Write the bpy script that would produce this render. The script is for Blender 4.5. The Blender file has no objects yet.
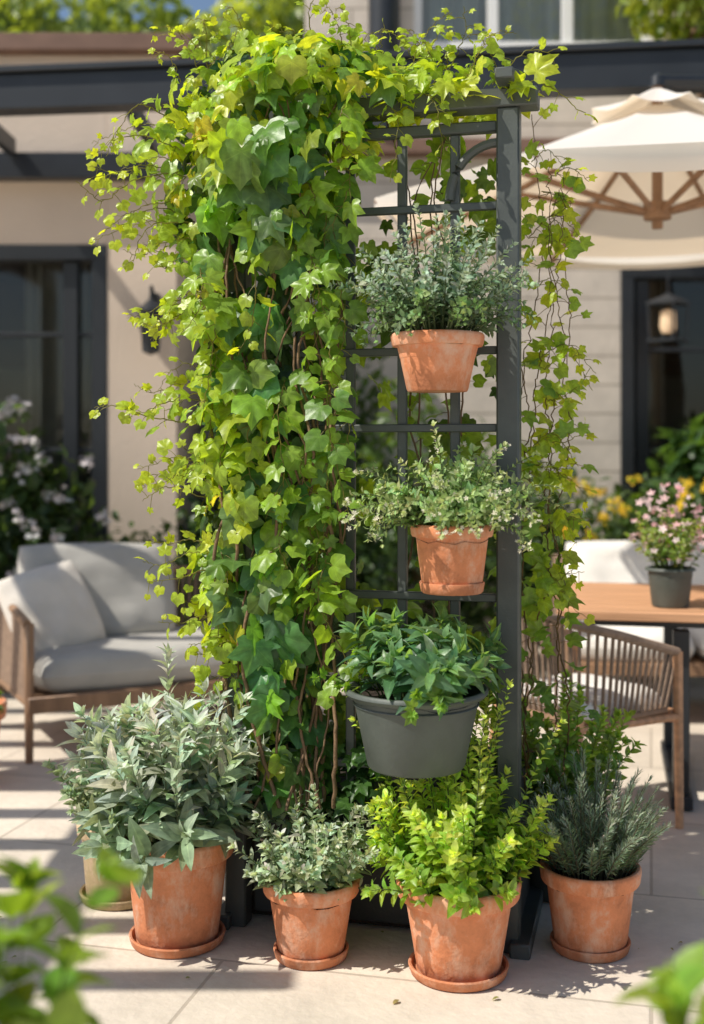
import bpy, math, random
import numpy as np
from mathutils import Vector, Matrix, noise
random.seed(7); rng=np.random.default_rng(7)
scene=bpy.context.scene
def R(a,b): return random.uniform(a,b)

# ---------------------------------------------------------------- materials
def newmat(name):
    m=bpy.data.materials.new(name); m.use_nodes=True
    nt=m.node_tree; b=nt.nodes['Principled BSDF']
    return m,nt,b
def simple(name,col,rough=.6,var=.15,scale=8,bump=.1,bscale=60,metal=0,spec=.5,coord='Object',bdist=.01):
    m,nt,b=newmat(name); N=nt.nodes; L=nt.links
    tc=N.new('ShaderNodeTexCoord')
    n1=N.new('ShaderNodeTexNoise'); n1.inputs['Scale'].default_value=scale; n1.inputs['Detail'].default_value=6
    L.new(tc.outputs[coord],n1.inputs['Vector'])
    r=N.new('ShaderNodeValToRGB'); r.color_ramp.elements[0].position=.3; r.color_ramp.elements[1].position=.7
    r.color_ramp.elements[0].color=[c*(1-var) for c in col]+[1]
    r.color_ramp.elements[1].color=[min(1,c*(1+var)) for c in col]+[1]
    L.new(n1.outputs['Fac'],r.inputs['Fac']); L.new(r.outputs['Color'],b.inputs['Base Color'])
    b.inputs['Roughness'].default_value=rough; b.inputs['Metallic'].default_value=metal
    b.inputs['Specular IOR Level'].default_value=spec
    if bump>0:
        n2=N.new('ShaderNodeTexNoise'); n2.inputs['Scale'].default_value=bscale; n2.inputs['Detail'].default_value=4
        L.new(tc.outputs[coord],n2.inputs['Vector'])
        bp=N.new('ShaderNodeBump'); bp.inputs['Strength'].default_value=bump; bp.inputs['Distance'].default_value=bdist
        L.new(n2.outputs['Fac'],bp.inputs['Height']); L.new(bp.outputs['Normal'],b.inputs['Normal'])
    return m
def leafmat(name,rough=.42,trans=.38,veinmix=.35,tint=(2.3,2.0,.6)):
    m,nt,b=newmat(name); N=nt.nodes; L=nt.links
    at=N.new('ShaderNodeAttribute'); at.attribute_name='Col'
    mr=N.new('ShaderNodeMapRange'); mr.inputs['From Min'].default_value=.84; mr.inputs['From Max'].default_value=.97
    mr.inputs['To Max'].default_value=veinmix
    L.new(at.outputs['Alpha'],mr.inputs['Value'])
    tc=N.new('ShaderNodeTexCoord'); nz=N.new('ShaderNodeTexNoise'); nz.inputs['Scale'].default_value=45; nz.inputs['Detail'].default_value=5
    L.new(tc.outputs['Object'],nz.inputs['Vector'])
    mr2=N.new('ShaderNodeMapRange'); mr2.inputs['From Min'].default_value=.3; mr2.inputs['From Max'].default_value=.7
    mr2.inputs['To Min'].default_value=.72; mr2.inputs['To Max'].default_value=1.28
    L.new(nz.outputs['Fac'],mr2.inputs['Value'])
    sc=N.new('ShaderNodeVectorMath'); sc.operation='SCALE'
    L.new(at.outputs['Color'],sc.inputs[0]); L.new(mr2.outputs['Result'],sc.inputs['Scale'])
    v=N.new('ShaderNodeVectorMath'); v.operation='MULTIPLY_ADD'; v.inputs[1].default_value=(1.5,1.4,1.4); v.inputs[2].default_value=(.04,.05,.02)
    L.new(sc.outputs[0],v.inputs[0])
    mx=N.new('ShaderNodeMix'); mx.data_type='RGBA'
    L.new(mr.outputs['Result'],mx.inputs['Factor']); L.new(sc.outputs[0],mx.inputs['A']); L.new(v.outputs[0],mx.inputs['B'])
    L.new(mx.outputs['Result'],b.inputs['Base Color']); b.inputs['Roughness'].default_value=rough
    b.inputs['Specular IOR Level'].default_value=.5
    bp=N.new('ShaderNodeBump'); bp.inputs['Strength'].default_value=.35; bp.inputs['Distance'].default_value=.004
    L.new(nz.outputs['Fac'],bp.inputs['Height']); L.new(bp.outputs['Normal'],b.inputs['Normal'])
    tr=N.new('ShaderNodeBsdfTranslucent')
    tcx=N.new('ShaderNodeVectorMath'); tcx.operation='MULTIPLY'; tcx.inputs[1].default_value=tint
    L.new(mx.outputs['Result'],tcx.inputs[0]); L.new(tcx.outputs[0],tr.inputs['Color'])
    ms=N.new('ShaderNodeMixShader'); ms.inputs[0].default_value=trans
    L.new(b.outputs[0],ms.inputs[1]); L.new(tr.outputs[0],ms.inputs[2])
    L.new(ms.outputs[0],nt.nodes['Material Output'].inputs['Surface'])
    return m
M_LEAF=leafmat('leaf',.36,.46); M_MATTE=leafmat('leaf_matte',.6,.26,.5,(1.7,1.7,.9)); M_PETAL=leafmat('petal',.7,.25,0,(1,1,1))
M_BARK=simple('vine_bark',(.20,.12,.065),.8,.3,30,.4,80)
M_METAL=simple('dark_painted_metal',(.074,.084,.078),.45,.15,14,.08,140,0,.5)
M_PLANTER=simple('charcoal_planter',(.028,.031,.031),.6,.25,8,.12,90)
M_GREYPOT=simple('grey_green_pot',(.085,.098,.085),.55,.22,8,.12,70)
M_BLACK=simple('black_aluminium',(.020,.023,.027),.4,.15,5,.05,60)
M_STUCCO=simple('stucco',(.66,.54,.43),.9,.07,1.7,.5,55)
M_COPING=simple('coping',(.20,.115,.08),.7,.15,6,.1,40)
M_SOIL=simple('soil',(.03,.02,.013),.95,.4,60,1,90)
M_CUSH=simple('cushion_grey',(.46,.44,.40),.95,.06,9,.3,300)
M_PILLOW=simple('pillow_cream',(.74,.68,.60),.95,.05,9,.3,300)
M_WHITEC=simple('cushion_white',(.78,.75,.70),.95,.05,9,.3,300)
M_ROPE=simple('rope_cord',(.32,.22,.155),.85,.2,40,.4,200)
M_INT=simple('interior_wall',(.26,.18,.12),.9,.2,2,.1,30)
M_CURT=simple('curtain',(.5,.44,.36),.9,.1,4,.1,60)
M_FRAMEW=simple('window_frame_white',(.8,.8,.79),.5,.05,4,.05,60)

def terracotta(name,col,lime=.5):
    m,nt,b=newmat(name); N=nt.nodes; L=nt.links
    tc=N.new('ShaderNodeTexCoord'); oi=N.new('ShaderNodeObjectInfo'); ad=N.new('ShaderNodeVectorMath'); ad.operation='ADD'
    L.new(tc.outputs['Object'],ad.inputs[0]); L.new(oi.outputs['Location'],ad.inputs[1])
    n=N.new('ShaderNodeTexNoise'); n.inputs['Scale'].default_value=9; n.inputs['Detail'].default_value=9; n.inputs['Roughness'].default_value=.7
    L.new(ad.outputs[0],n.inputs['Vector'])
    r=N.new('ShaderNodeValToRGB'); e=r.color_ramp.elements
    e[0].position=.28; e[0].color=[c*.62 for c in col]+[1]; e[1].position=.46; e[1].color=list(col)+[1]
    x=e.new(.56); x.color=[c*1.14 for c in col]+[1]
    x=e.new(.68); x.color=[c*(1-lime)+q*lime for c,q in zip(col,(.78,.63,.50))]+[1]
    L.new(n.outputs['Fac'],r.inputs['Fac'])
    mp=N.new('ShaderNodeMapping'); mp.inputs['Scale'].default_value=(12,12,6); L.new(ad.outputs[0],mp.inputs['Vector'])
    n3=N.new('ShaderNodeTexNoise'); n3.inputs['Scale'].default_value=1; n3.inputs['Detail'].default_value=8; n3.inputs['Roughness'].default_value=.75; L.new(mp.outputs[0],n3.inputs['Vector'])
    mr=N.new('ShaderNodeMapRange'); mr.inputs['From Min'].default_value=.48; mr.inputs['From Max'].default_value=.64; mr.inputs['To Max'].default_value=.6
    L.new(n3.outputs['Fac'],mr.inputs['Value'])
    mx=N.new('ShaderNodeMix'); mx.data_type='RGBA'; mx.inputs['B'].default_value=(.76,.52,.38,1)
    L.new(mr.outputs['Result'],mx.inputs['Factor']); L.new(r.outputs['Color'],mx.inputs['A'])
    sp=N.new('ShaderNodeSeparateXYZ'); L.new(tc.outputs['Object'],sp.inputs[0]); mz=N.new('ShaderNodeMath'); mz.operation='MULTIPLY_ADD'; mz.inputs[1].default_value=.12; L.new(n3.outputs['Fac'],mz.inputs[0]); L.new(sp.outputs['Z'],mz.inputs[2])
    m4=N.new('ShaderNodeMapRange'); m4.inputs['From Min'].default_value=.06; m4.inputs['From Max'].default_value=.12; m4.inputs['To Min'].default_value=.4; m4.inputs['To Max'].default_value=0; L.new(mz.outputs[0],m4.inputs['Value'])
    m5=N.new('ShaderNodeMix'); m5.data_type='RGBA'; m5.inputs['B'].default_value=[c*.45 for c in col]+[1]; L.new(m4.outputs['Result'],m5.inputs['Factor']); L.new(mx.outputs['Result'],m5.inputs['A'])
    L.new(m5.outputs['Result'],b.inputs['Base Color'])
    n2=N.new('ShaderNodeTexNoise'); n2.inputs['Scale'].default_value=90; L.new(tc.outputs['Object'],n2.inputs['Vector'])
    bp=N.new('ShaderNodeBump'); bp.inputs['Strength'].default_value=.45; bp.inputs['Distance'].default_value=.004
    L.new(n2.outputs['Fac'],bp.inputs['Height']); L.new(bp.outputs['Normal'],b.inputs['Normal'])
    b.inputs['Roughness'].default_value=.85; return m
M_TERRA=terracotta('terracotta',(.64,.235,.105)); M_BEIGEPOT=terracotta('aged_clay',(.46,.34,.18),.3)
def woodmat(name,col,sc=(3,40,40)):
    m,nt,b=newmat(name); N=nt.nodes; L=nt.links
    tc=N.new('ShaderNodeTexCoord'); mp=N.new('ShaderNodeMapping'); mp.inputs['Scale'].default_value=sc
    n=N.new('ShaderNodeTexNoise'); n.inputs['Scale'].default_value=1; n.inputs['Detail'].default_value=6
    L.new(tc.outputs['Object'],mp.inputs['Vector']); L.new(mp.outputs[0],n.inputs['Vector'])
    r=N.new('ShaderNodeValToRGB'); r.color_ramp.elements[0].position=.3; r.color_ramp.elements[1].position=.7
    r.color_ramp.elements[0].color=[c*.7 for c in col]+[1]; r.color_ramp.elements[1].color=[c*1.2 for c in col]+[1]
    L.new(n.outputs['Fac'],r.inputs['Fac']); L.new(r.outputs['Color'],b.inputs['Base Color']); b.inputs['Roughness'].default_value=.5
    return m
M_WOOD=woodmat('teak',(.60,.32,.17)); M_WOODD=woodmat('brown_wood',(.30,.175,.10),(20,20,4))
def tilemat(name,col,mortar,bw,rh,ms,rot,scale_bump,var=.12,wall=False,msm=.1):
    m,nt,b=newmat(name); N=nt.nodes; L=nt.links
    tc=N.new('ShaderNodeTexCoord'); mp=N.new('ShaderNodeMapping')
    mp.inputs['Rotation'].default_value=(math.radians(-90),0,0) if wall else (0,0,rot)
    L.new(tc.outputs['Object'],mp.inputs['Vector'])
    br=N.new('ShaderNodeTexBrick'); br.inputs['Scale'].default_value=1; br.inputs['Brick Width'].default_value=bw; br.inputs['Row Height'].default_value=rh
    br.inputs['Mortar Size'].default_value=ms; br.inputs['Mortar Smooth'].default_value=msm
    br.inputs['Color1'].default_value=[c*(1-var) for c in col]+[1]; br.inputs['Color2'].default_value=[c*(1+var*.6) for c in col]+[1]
    br.inputs['Mortar'].default_value=list(mortar)+[1]; br.inputs['Bias'].default_value=0
    L.new(mp.outputs[0],br.inputs['Vector'])
    n=N.new('ShaderNodeTexNoise'); n.inputs['Scale'].default_value=3; n.inputs['Detail'].default_value=10; n.inputs['Roughness'].default_value=.75
    L.new(tc.outputs['Object'],n.inputs['Vector'])
    mr=N.new('ShaderNodeMapRange'); mr.inputs['From Min'].default_value=.3; mr.inputs['From Max'].default_value=.7; mr.inputs['To Min'].default_value=.80; mr.inputs['To Max'].default_value=1.1
    L.new(n.outputs['Fac'],mr.inputs['Value'])
    s=N.new('ShaderNodeVectorMath'); s.operation='SCALE'; L.new(br.outputs['Color'],s.inputs[0]); L.new(mr.outputs['Result'],s.inputs['Scale'])
    L.new(s.outputs[0],b.inputs['Base Color']); b.inputs['Roughness'].default_value=.75
    n2=N.new('ShaderNodeTexNoise'); n2.inputs['Scale'].default_value=scale_bump; n2.inputs['Detail'].default_value=5; L.new(tc.outputs['Object'],n2.inputs['Vector'])
    sub=N.new('ShaderNodeMath'); sub.operation='MULTIPLY_ADD'; sub.inputs[1].default_value=-1.2; L.new(br.outputs['Fac'],sub.inputs[0]); L.new(n2.outputs['Fac'],sub.inputs[2])
    bp=N.new('ShaderNodeBump'); bp.inputs['Strength'].default_value=.55; bp.inputs['Distance'].default_value=.006
    L.new(sub.outputs[0],bp.inputs['Height']); L.new(bp.outputs['Normal'],b.inputs['Normal'])
    return m
M_PAVE=tilemat('stone_paving',(.72,.63,.52),(.48,.41,.33),1.1,.75,.005,math.radians(14),35,.07)
M_SIDING=tilemat('stone_cladding',(.68,.60,.51),(.42,.36,.29),6.0,.20,.008,0,30,.04,True)
def fabric(name,col,tr):
    m,nt,b=newmat(name); N=nt.nodes; L=nt.links
    b.inputs['Base Color'].default_value=list(col)+[1]; b.inputs['Roughness'].default_value=.9
    t=N.new('ShaderNodeBsdfTranslucent'); t.inputs['Color'].default_value=(col[0],col[1]*.80,col[2]*.58,1)
    ms=N.new('ShaderNodeMixShader'); ms.inputs[0].default_value=tr
    L.new(b.outputs[0],ms.inputs[1]); L.new(t.outputs[0],ms.inputs[2]); L.new(ms.outputs[0],nt.nodes['Material Output'].inputs['Surface'])
    return m
M_CANVAS=fabric('umbrella_canvas',(.90,.88,.83),.36)
mg,nt,b=newmat('window_glass')
tb=nt.nodes.new('ShaderNodeBsdfTransparent'); tb.inputs[0].default_value=(.75,.8,.78,1)
gb=nt.nodes.new('ShaderNodeBsdfGlossy'); gb.inputs['Roughness'].default_value=.03
fr=nt.nodes.new('ShaderNodeFresnel'); fr.inputs[0].default_value=1.7; mm=nt.nodes.new('ShaderNodeMixShader')
nt.links.new(fr.outputs[0],mm.inputs[0]); nt.links.new(tb.outputs[0],mm.inputs[1]); nt.links.new(gb.outputs[0],mm.inputs[2]); nt.links.new(mm.outputs[0],nt.nodes['Material Output'].inputs['Surface'])
M_GLASS=mg
M_LAMP,nt,b=newmat('lamp_glow'); b.inputs['Base Color'].default_value=(.8,.6,.4,1); b.inputs['Emission Color'].default_value=(1,.6,.3,1); b.inputs['Emission Strength'].default_value=.25

# ---------------------------------------------------------------- mesh builder
class MB:
    def __init__(s): s.v=[];s.f=[];s.m=[];s.mats=[];s.sm=[]
    def mi(s,mat):
        if mat not in s.mats: s.mats.append(mat)
        return s.mats.index(mat)
    def addm(s,vs,fs,mat,smooth=False,M=None):
        o=len(s.v); k=s.mi(mat)
        for p in vs:
            p=Vector(p); 
            if M is not None: p=M@p
            s.v.append(tuple(p))
        for f in fs: s.f.append([o+i for i in f]); s.m.append(k); s.sm.append(smooth)
    def box(s,c,sz,mat,rz=0,M=None,b=.004):
        hx,hy,hz=[q/2 for q in sz]; b=min(b,hx*.4,hy*.4,hz*.4)
        vs=[];T=Matrix.Translation(c)@Matrix.Rotation(rz,4,'Z')
        if M is not None: T=T@M
        idx={}
        for sx in(-1,1):
            for sy in(-1,1):
                for sz_ in(-1,1):
                    for ax in range(3):
                        p=[sx*(hx-(b if ax!=0 else 0)),sy*(hy-(b if ax!=1 else 0)),sz_*(hz-(b if ax!=2 else 0))]
                        idx[(sx,sy,sz_,ax)]=len(vs); vs.append(p)
        fs=[]
        def order(ids):
            cc=sum((Vector(vs[i]) for i in ids),Vector())/len(ids)
            n=cc.normalized(); a=(Vector(vs[ids[0]])-cc).normalized(); bb=n.cross(a)
            return sorted(ids,key=lambda i:math.atan2((Vector(vs[i])-cc).dot(bb),(Vector(vs[i])-cc).dot(a)))
        for ax in range(3):
            for sg in(-1,1):
                fs.append(order([i for k,i in idx.items() if k[3]==ax and k[ax]==sg]))
        for a1 in range(3):
            for a2 in range(a1+1,3):
                for s1 in(-1,1):
                    for s2 in(-1,1):
                        fs.append(order([i for k,i in idx.items() if k[3] in(a1,a2) and k[a1]==s1 and k[a2]==s2]))
        for sx in(-1,1):
            for sy in(-1,1):
                for s3 in(-1,1): fs.append(order([idx[(sx,sy,s3,a)] for a in range(3)]))
        s.addm(vs,fs,mat,False,T)
    def tube(s,pts,r0,mat,r1=None,n=8,cap=True):
        pts=[Vector(p) for p in pts]; r1=r0 if r1 is None else r1; vs=[];fs=[]
        up=Vector((0,0,1))
        for i,p in enumerate(pts):
            d=(pts[min(i+1,len(pts)-1)]-pts[max(i-1,0)]).normalized()
            a=d.cross(up if abs(d.z)<.9 else Vector((1,0,0))).normalized(); bb=d.cross(a)
            r=r0+(r1-r0)*i/(len(pts)-1)
            for k in range(n):
                t=2*math.pi*k/n; vs.append(p+a*math.cos(t)*r+bb*math.sin(t)*r)
        for i in range(len(pts)-1):
            for k in range(n): fs.append([i*n+k,i*n+(k+1)%n,(i+1)*n+(k+1)%n,(i+1)*n+k])
        if cap: fs.append(list(range(n))[::-1]); fs.append([(len(pts)-1)*n+k for k in range(n)])
        s.addm(vs,fs,mat,True)
    def lathe(s,prof,mat,c=(0,0,0),n=48,wob=0):
        vs=[];fs=[]
        for r,z in prof:
            for k in range(n):
                t=2*math.pi*k/n; rr=r*(1+wob*math.sin(2*t+1)); vs.append((c[0]+rr*math.cos(t),c[1]+rr*math.sin(t),c[2]+z))
        for i in range(len(prof)-1):
            for k in range(n): fs.append([i*n+k,i*n+(k+1)%n,(i+1)*n+(k+1)%n,(i+1)*n+k])
        s.addm(vs,fs,mat,True)
    def pillow(s,c,sz,mat,M=None,p=5,g=22,p2=.5):
        vs=[];fs=[]
        T=Matrix.Translation(c)
        if M is not None: T=T@M
        for side in(1,-1):
            o=len(vs)
            for i in range(g+1):
                for j in range(g+1):
                    u=-1+2*i/g;w=-1+2*j/g
                    u=math.copysign(1-(1-abs(u))**1.6,u); w=math.copysign(1-(1-abs(w))**1.6,w)
                    t=(max(0,(1-abs(u)**p)*(1-abs(w)**p)))**p2
                    wr=1+.18*noise.noise(Vector((u*3,w*3,c[0]*3+side)))
                    x=u*(1-.05*(w*w)); y=w*(1-.05*(u*u))
                    vs.append((x*sz[0]/2,y*sz[1]/2,side*t*sz[2]/2*wr))
            for i in range(g):
                for j in range(g):
                    a=o+i*(g+1)+j; q=[a,a+g+1,a+g+2,a+1]; fs.append(q if side>0 else q[::-1])
        s.addm(vs,fs,mat,True,T)
    def obj(s,name):
        me=bpy.data.meshes.new(name); me.from_pydata(s.v,[],s.f)
        for m in s.mats: me.materials.append(m)
        me.polygons.foreach_set('material_index',s.m); me.polygons.foreach_set('use_smooth',s.sm); me.update()
        if any(s.sm):
            try: me.set_sharp_from_angle(angle=math.radians(40))
            except Exception: pass
        o=bpy.data.objects.new(name,me); scene.collection.objects.link(o); return o
def group(name,parts,loc=(0,0,0),rz=0):
    e=bpy.data.objects.new(name,None); scene.collection.objects.link(e); e.location=loc; e.rotation_euler=(0,0,rz); e.empty_display_size=.1
    for p in parts: p.parent=e
    return e

# ---------------------------------------------------------------- foliage builder
def nrm(a): return a/np.maximum(np.linalg.norm(a,axis=-1,keepdims=True),1e-9)
def t_ivy(droop=.22,broad=0):
    half=[(0,1.05,1),(.14,.80,.25),(.27,.58,0),(.48,.60,.35),(.70,.56,1),(.58,.30,.3),(.47,.12,0),(.56,-.04,.95),(.42,-.20,.3),(.17,-.21,0),(0,-.04,.6)]
    if broad: half=[(0,1.0,1),(.20,.78,.25),(.36,.66,0),(.50,.62,.35),(.66,.50,1),(.66,.28,.3),(.62,.08,0),(.58,-.08,.95),(.40,-.22,.3),(.17,-.22,0),(0,-.02,.6)]
    out=half+[(-x,y,v) for x,y,v in half[-2:0:-1]]
    c=np.array((0,.08)); V=[(0,.08,0)]; A=[1]
    n=len(out)
    for f in(.5,1.):
        for x,y,v in out:
            px,py=c+(np.array((x,y))-c)*f; r=math.hypot(px,py-.08)
            V.append((px,py,-droop*r*r+(1-v)*.09*r+ .14*abs(px))); A.append(v)
    F=[]
    for i in range(n):
        j=(i+1)%n; F.append((0,1+j,1+i)); F.append((1+i,1+j,1+n+j)); F.append((1+i,1+n+j,1+n+i))
    return np.array(V,float),np.array(F),np.array(A,float)
def t_lance(w=.16,rows=6,droop=.25,fold=.25,pw=.8):
    V=[];A=[];F=[]
    for i in range(rows+1):
        t=i/rows; h=w*(max(0.02,math.sin(math.pi*min(1,t**pw))))**.85
        if i==0: h=w*.12
        z=-droop*t*t
        V+=[(-h,t,z+fold*h),(0,t,z),(h,t,z+fold*h)]; A+=[0,1,0]
    for i in range(rows):
        a=i*3
        for k in(0,1):
            F+=[(a+k,a+k+1,a+k+4),(a+k,a+k+4,a+k+3)]
    return np.array(V,float),np.array(F),np.array(A,float)
def t_flower():
    V=[(0,0,0)];A=[0];F=[]
    for k in range(5):
        a=2*math.pi*k/5
        for da,r,z in((-.45,.6,.12),(0,1,.2),(.45,.6,.12)):
            V.append((r*math.cos(a+da),r*math.sin(a+da),z)); A.append(0)
        b_=1+3*k; F+=[(0,b_,b_+1),(0,b_+1,b_+2)]
    return np.array(V,float),np.array(F),np.array(A,float)
IVY=t_ivy(.3); IVYB=t_ivy(.42,1); SAGE=t_lance(.19,6,.35,.3); OVAL=t_lance(.30,4,.25,.3,.85); ROUND=t_lance(.42,4,.3,.3,.9); NEEDLE=t_lance(.075,3,.1,.1); BROAD=t_lance(.24,6,.45,.35,.75); FLOWER=t_flower()
class Fol:
    def __init__(s): s.V=[];s.F=[];s.C=[];s.M=[];s.n=0
    def leaves(s,T,P,D,Nn,S,C):
        P=np.asarray(P,float).reshape(-1,3); N=len(P)
        if N==0: return
        D=nrm(np.asarray(D,float).reshape(-1,3)); Nn=np.asarray(Nn,float).reshape(-1,3); S=np.broadcast_to(np.asarray(S,float),(N,)); C=np.broadcast_to(np.asarray(C,float),(N,3))
        Z=nrm(Nn-(Nn*D).sum(1,keepdims=True)*D); X=np.cross(D,Z)
        V,F,A=T; Mx=np.stack([X*rng.uniform(.8,1.1,(N,1)),D,Z*rng.uniform(.4,1.8,(N,1))],axis=2)*S[:,None,None]
        W=np.einsum('nij,vj->nvi',Mx,V)+P[:,None,:]
        k=len(V); s.V.append(W.reshape(-1,3)); s.F.append((F[None]+ (s.n+np.arange(N)*k)[:,None,None]).reshape(-1,3))
        c=np.empty((N,k,4)); c[:,:,:3]=C[:,None,:]; c[:,:,3]=A[None]; s.C.append(c.reshape(-1,4)); s.M.append(np.full(N*len(F),2 if T is FLOWER else 0)); s.n+=N*k
    def tube(s,pts,r0,r1,col,mat=0,n=5):
        pts=np.asarray(pts,float); m=len(pts)
        d=np.gradient(pts,axis=0); d=nrm(d); ref=np.where(np.abs(d[:,2:3])<.9,np.array([[0,0,1.]]),np.array([[1.,0,0]]))
        a=nrm(np.cross(d,ref)); b_=np.cross(d,a); t=np.arange(n)*2*math.pi/n
        r=np.linspace(r0,r1,m)[:,None,None]
        W=pts[:,None,:]+r*(a[:,None,:]*np.cos(t)[None,:,None]+b_[:,None,:]*np.sin(t)[None,:,None])
        F=[]
        for i in range(m-1):
            for k in range(n):
                q=i*n+k;w=i*n+(k+1)%n; F+=[(q,w,w+n),(q,w+n,q+n)]
        s.V.append(W.reshape(-1,3)); s.F.append(np.array(F)+s.n); c=np.zeros((m*n,4)); c[:,:3]=col; s.C.append(c); s.M.append(np.full(len(F),mat)); s.n+=m*n
    def obj(s,name,mats):
        mats=list(mats)+[M_PETAL]
        V=np.concatenate(s.V);F=np.concatenate(s.F);C=np.concatenate(s.C);Mi=np.concatenate(s.M)
        me=bpy.data.meshes.new(name); me.vertices.add(len(V)); me.vertices.foreach_set('co',V.ravel().astype(np.float32))
        me.loops.add(len(F)*3); me.loops.foreach_set('vertex_index',F.ravel().astype(np.int32))
        me.polygons.add(len(F)); me.polygons.foreach_set('loop_start',(np.arange(len(F))*3).astype(np.int32))
        for m in mats: me.materials.append(m)
        me.update(calc_edges=True)
        me.polygons.foreach_set('material_index',Mi.astype(np.int32)); me.polygons.foreach_set('use_smooth',np.ones(len(F),bool))
        at=me.color_attributes.new('Col','FLOAT_COLOR','POINT'); at.data.foreach_set('color',C.ravel().astype(np.float32)); me.validate()
        o=bpy.data.objects.new(name,me); scene.collection.objects.link(o); return o
def mixc(a,b_,t): return [x+(y-x)*t for x,y in zip(a,b_)]
def stems(F,base,rb,n,h,spread,T,ls,step,c0,c1,la=1.0,whorl=2,stemc=(.12,.16,.06),sag=0,minz=-9,stemr=.0018,grow=1.,tipc=None,flow=None,lmin=.65,arc=None):
    for i in range(n):
        a=R(0,2*math.pi) if arc is None else R(*arc); q=math.sqrt(random.random())
        o=np.array((math.cos(a),math.sin(a),0.))
        p=np.array(base,float)+o*rb*q; L=h*R(lmin,1.12)*(1-.25*q)
        tilt=spread*q*R(.6,1.25); k=max(3,int(L/step)); pts=[p.copy()]; ph=R(0,6.28)
        bend=R(-.25,.25); tone=R(0,1)
        P=[];D=[];Nn=[];S=[];C=[]
        for j in range(k):
            t=j/k; th=tilt*(.6+.6*t)+sag*t*t*q; aa=a+bend*t
            d=np.array((math.sin(th)*math.cos(aa),math.sin(th)*math.sin(aa),math.cos(th)))+rng.normal(0,.07,3); d/=np.linalg.norm(d)
            p=p+d*step*(1.1-.4*t); pts.append(p.copy())
            if p[2]<minz: break
            if t>.08:
                ph+=math.pi/2+R(-.3,.3)
                u=np.cross(d,(0.3,.1,1.)) ; u/=np.linalg.norm(u)+1e-9; v=np.cross(d,u)
                for w in range(whorl):
                    g=ph+w*2*math.pi/whorl+R(-.15,.15); e=u*math.cos(g)+v*math.sin(g); l=la*R(.75,1.2)*(1-.35*t)
                    P.append(p+e*stemr); D.append(d*math.cos(l)+e*math.sin(l)); Nn.append(d*math.sin(l)-e*math.cos(l)+rng.normal(0,.15,3))
                    S.append(ls*R(.6,1.2)*(1-.55*t*grow)*min(1,.5+t*2)); 
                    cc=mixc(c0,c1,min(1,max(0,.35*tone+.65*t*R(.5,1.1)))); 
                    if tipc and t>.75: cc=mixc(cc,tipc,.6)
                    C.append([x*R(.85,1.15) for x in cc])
        for w in range(5):
            e=rng.normal(0,.45,3)+d; P.append(p);D.append(e);Nn.append(rng.normal(0,1,3)+np.array((0,-.3,.8)));S.append(ls*R(.3,.5));C.append(tipc or c1)
        F.tube(pts,stemr*1.3,stemr*.5,stemc,0,4); F.leaves(T,P,D,Nn,S,C)
        if flow and random.random()<flow[0]:
            m_=7; F.leaves(FLOWER,p+rng.normal(0,.008,(m_,3)),rng.normal(0,1,(m_,3)),rng.normal(0,.5,(m_,3))+np.array((0,-.5,.8)),rng.uniform(.004,.008,m_),flow[1])

# ---------------------------------------------------------------- ground & setting
g=MB(); g.addm([(-60,-40,0),(60,-40,0),(60,80,0),(-60,80,0)],[[0,1,2,3]],M_PAVE); g.obj('patio_ground')
# fallen leaves on the paving
F=Fol(); P=[(R(-1.2,1.2),R(2.85,4.2),.006) for _ in range(46)]
F.leaves(OVAL,P,[(R(-1,1),R(-1,1),.05) for _ in P],[(R(-.2,.2),R(-.2,.2),1) for _ in P],rng.uniform(.008,.022,46),[mixc((.28,.20,.08),(.25,.33,.08),R(0,1)) for _ in P]); F.obj('fallen_leaves',[M_MATTE,M_BARK])

h=MB()
YL=7.2
def wall_open(mb,x0,x1,y,zt,ox0,ox1,oz,mat,th=.25,oz0=0):
    mb.box(((x0+ox0)/2,y+th/2,zt/2),(ox0-x0,th,zt),mat); mb.box(((x1+ox1)/2,y+th/2,zt/2),(x1-ox1,th,zt),mat)
    mb.box(((ox0+ox1)/2,y+th/2,(oz+zt)/2),(ox1-ox0-.002,th-.004,zt-oz),mat)
wall_open(h,-7,-1.05,YL,3.72,-3.25,-1.47,2.58,M_STUCCO)
h.box((-1.175,8.6,1.86),(.25,2.3,3.72),M_STUCCO)
walls=h.obj('walls')
h=MB(); h.box((-4.0,8.4,3.77),(6.1,2.6,.1),M_COPING); roof=h.obj('roof_coping')
def door(x0,x1,y,zt,vert,hor,name):
    d=MB(); f=.09
    d.box(((x0+x1)/2,y,zt-f/2),(x1-x0,.14,f),M_BLACK); d.box((x0+f/2,y+.001,zt/2),(f,.136,zt-f),M_BLACK); d.box((x1-f/2,y+.001,zt/2),(f,.136,zt-f),M_BLACK)
    for v in vert: d.box((v,y+.02,(zt-f)/2),(.09,.07,zt-f-.01),M_BLACK)
    for z in hor: d.box(((x0+x1)/2,y+.022,z),(x1-x0-2*f,.03,.03),M_BLACK)
    d.box(((x0+x1)/2,y+.022,.1),(x1-x0-2*f,.05,.16),M_BLACK)
    d.addm([(x0+f,y+.035,.02),(x1-f,y+.035,.02),(x1-f,y+.035,zt-f),(x0+f,y+.035,zt-f)],[[0,1,2,3]],M_GLASS)
    return d.obj(name)
d1=door(-3.25,-1.47,YL+.06,2.58,(-2.42,-1.70),(1.35,2.05),'glass_door')
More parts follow.
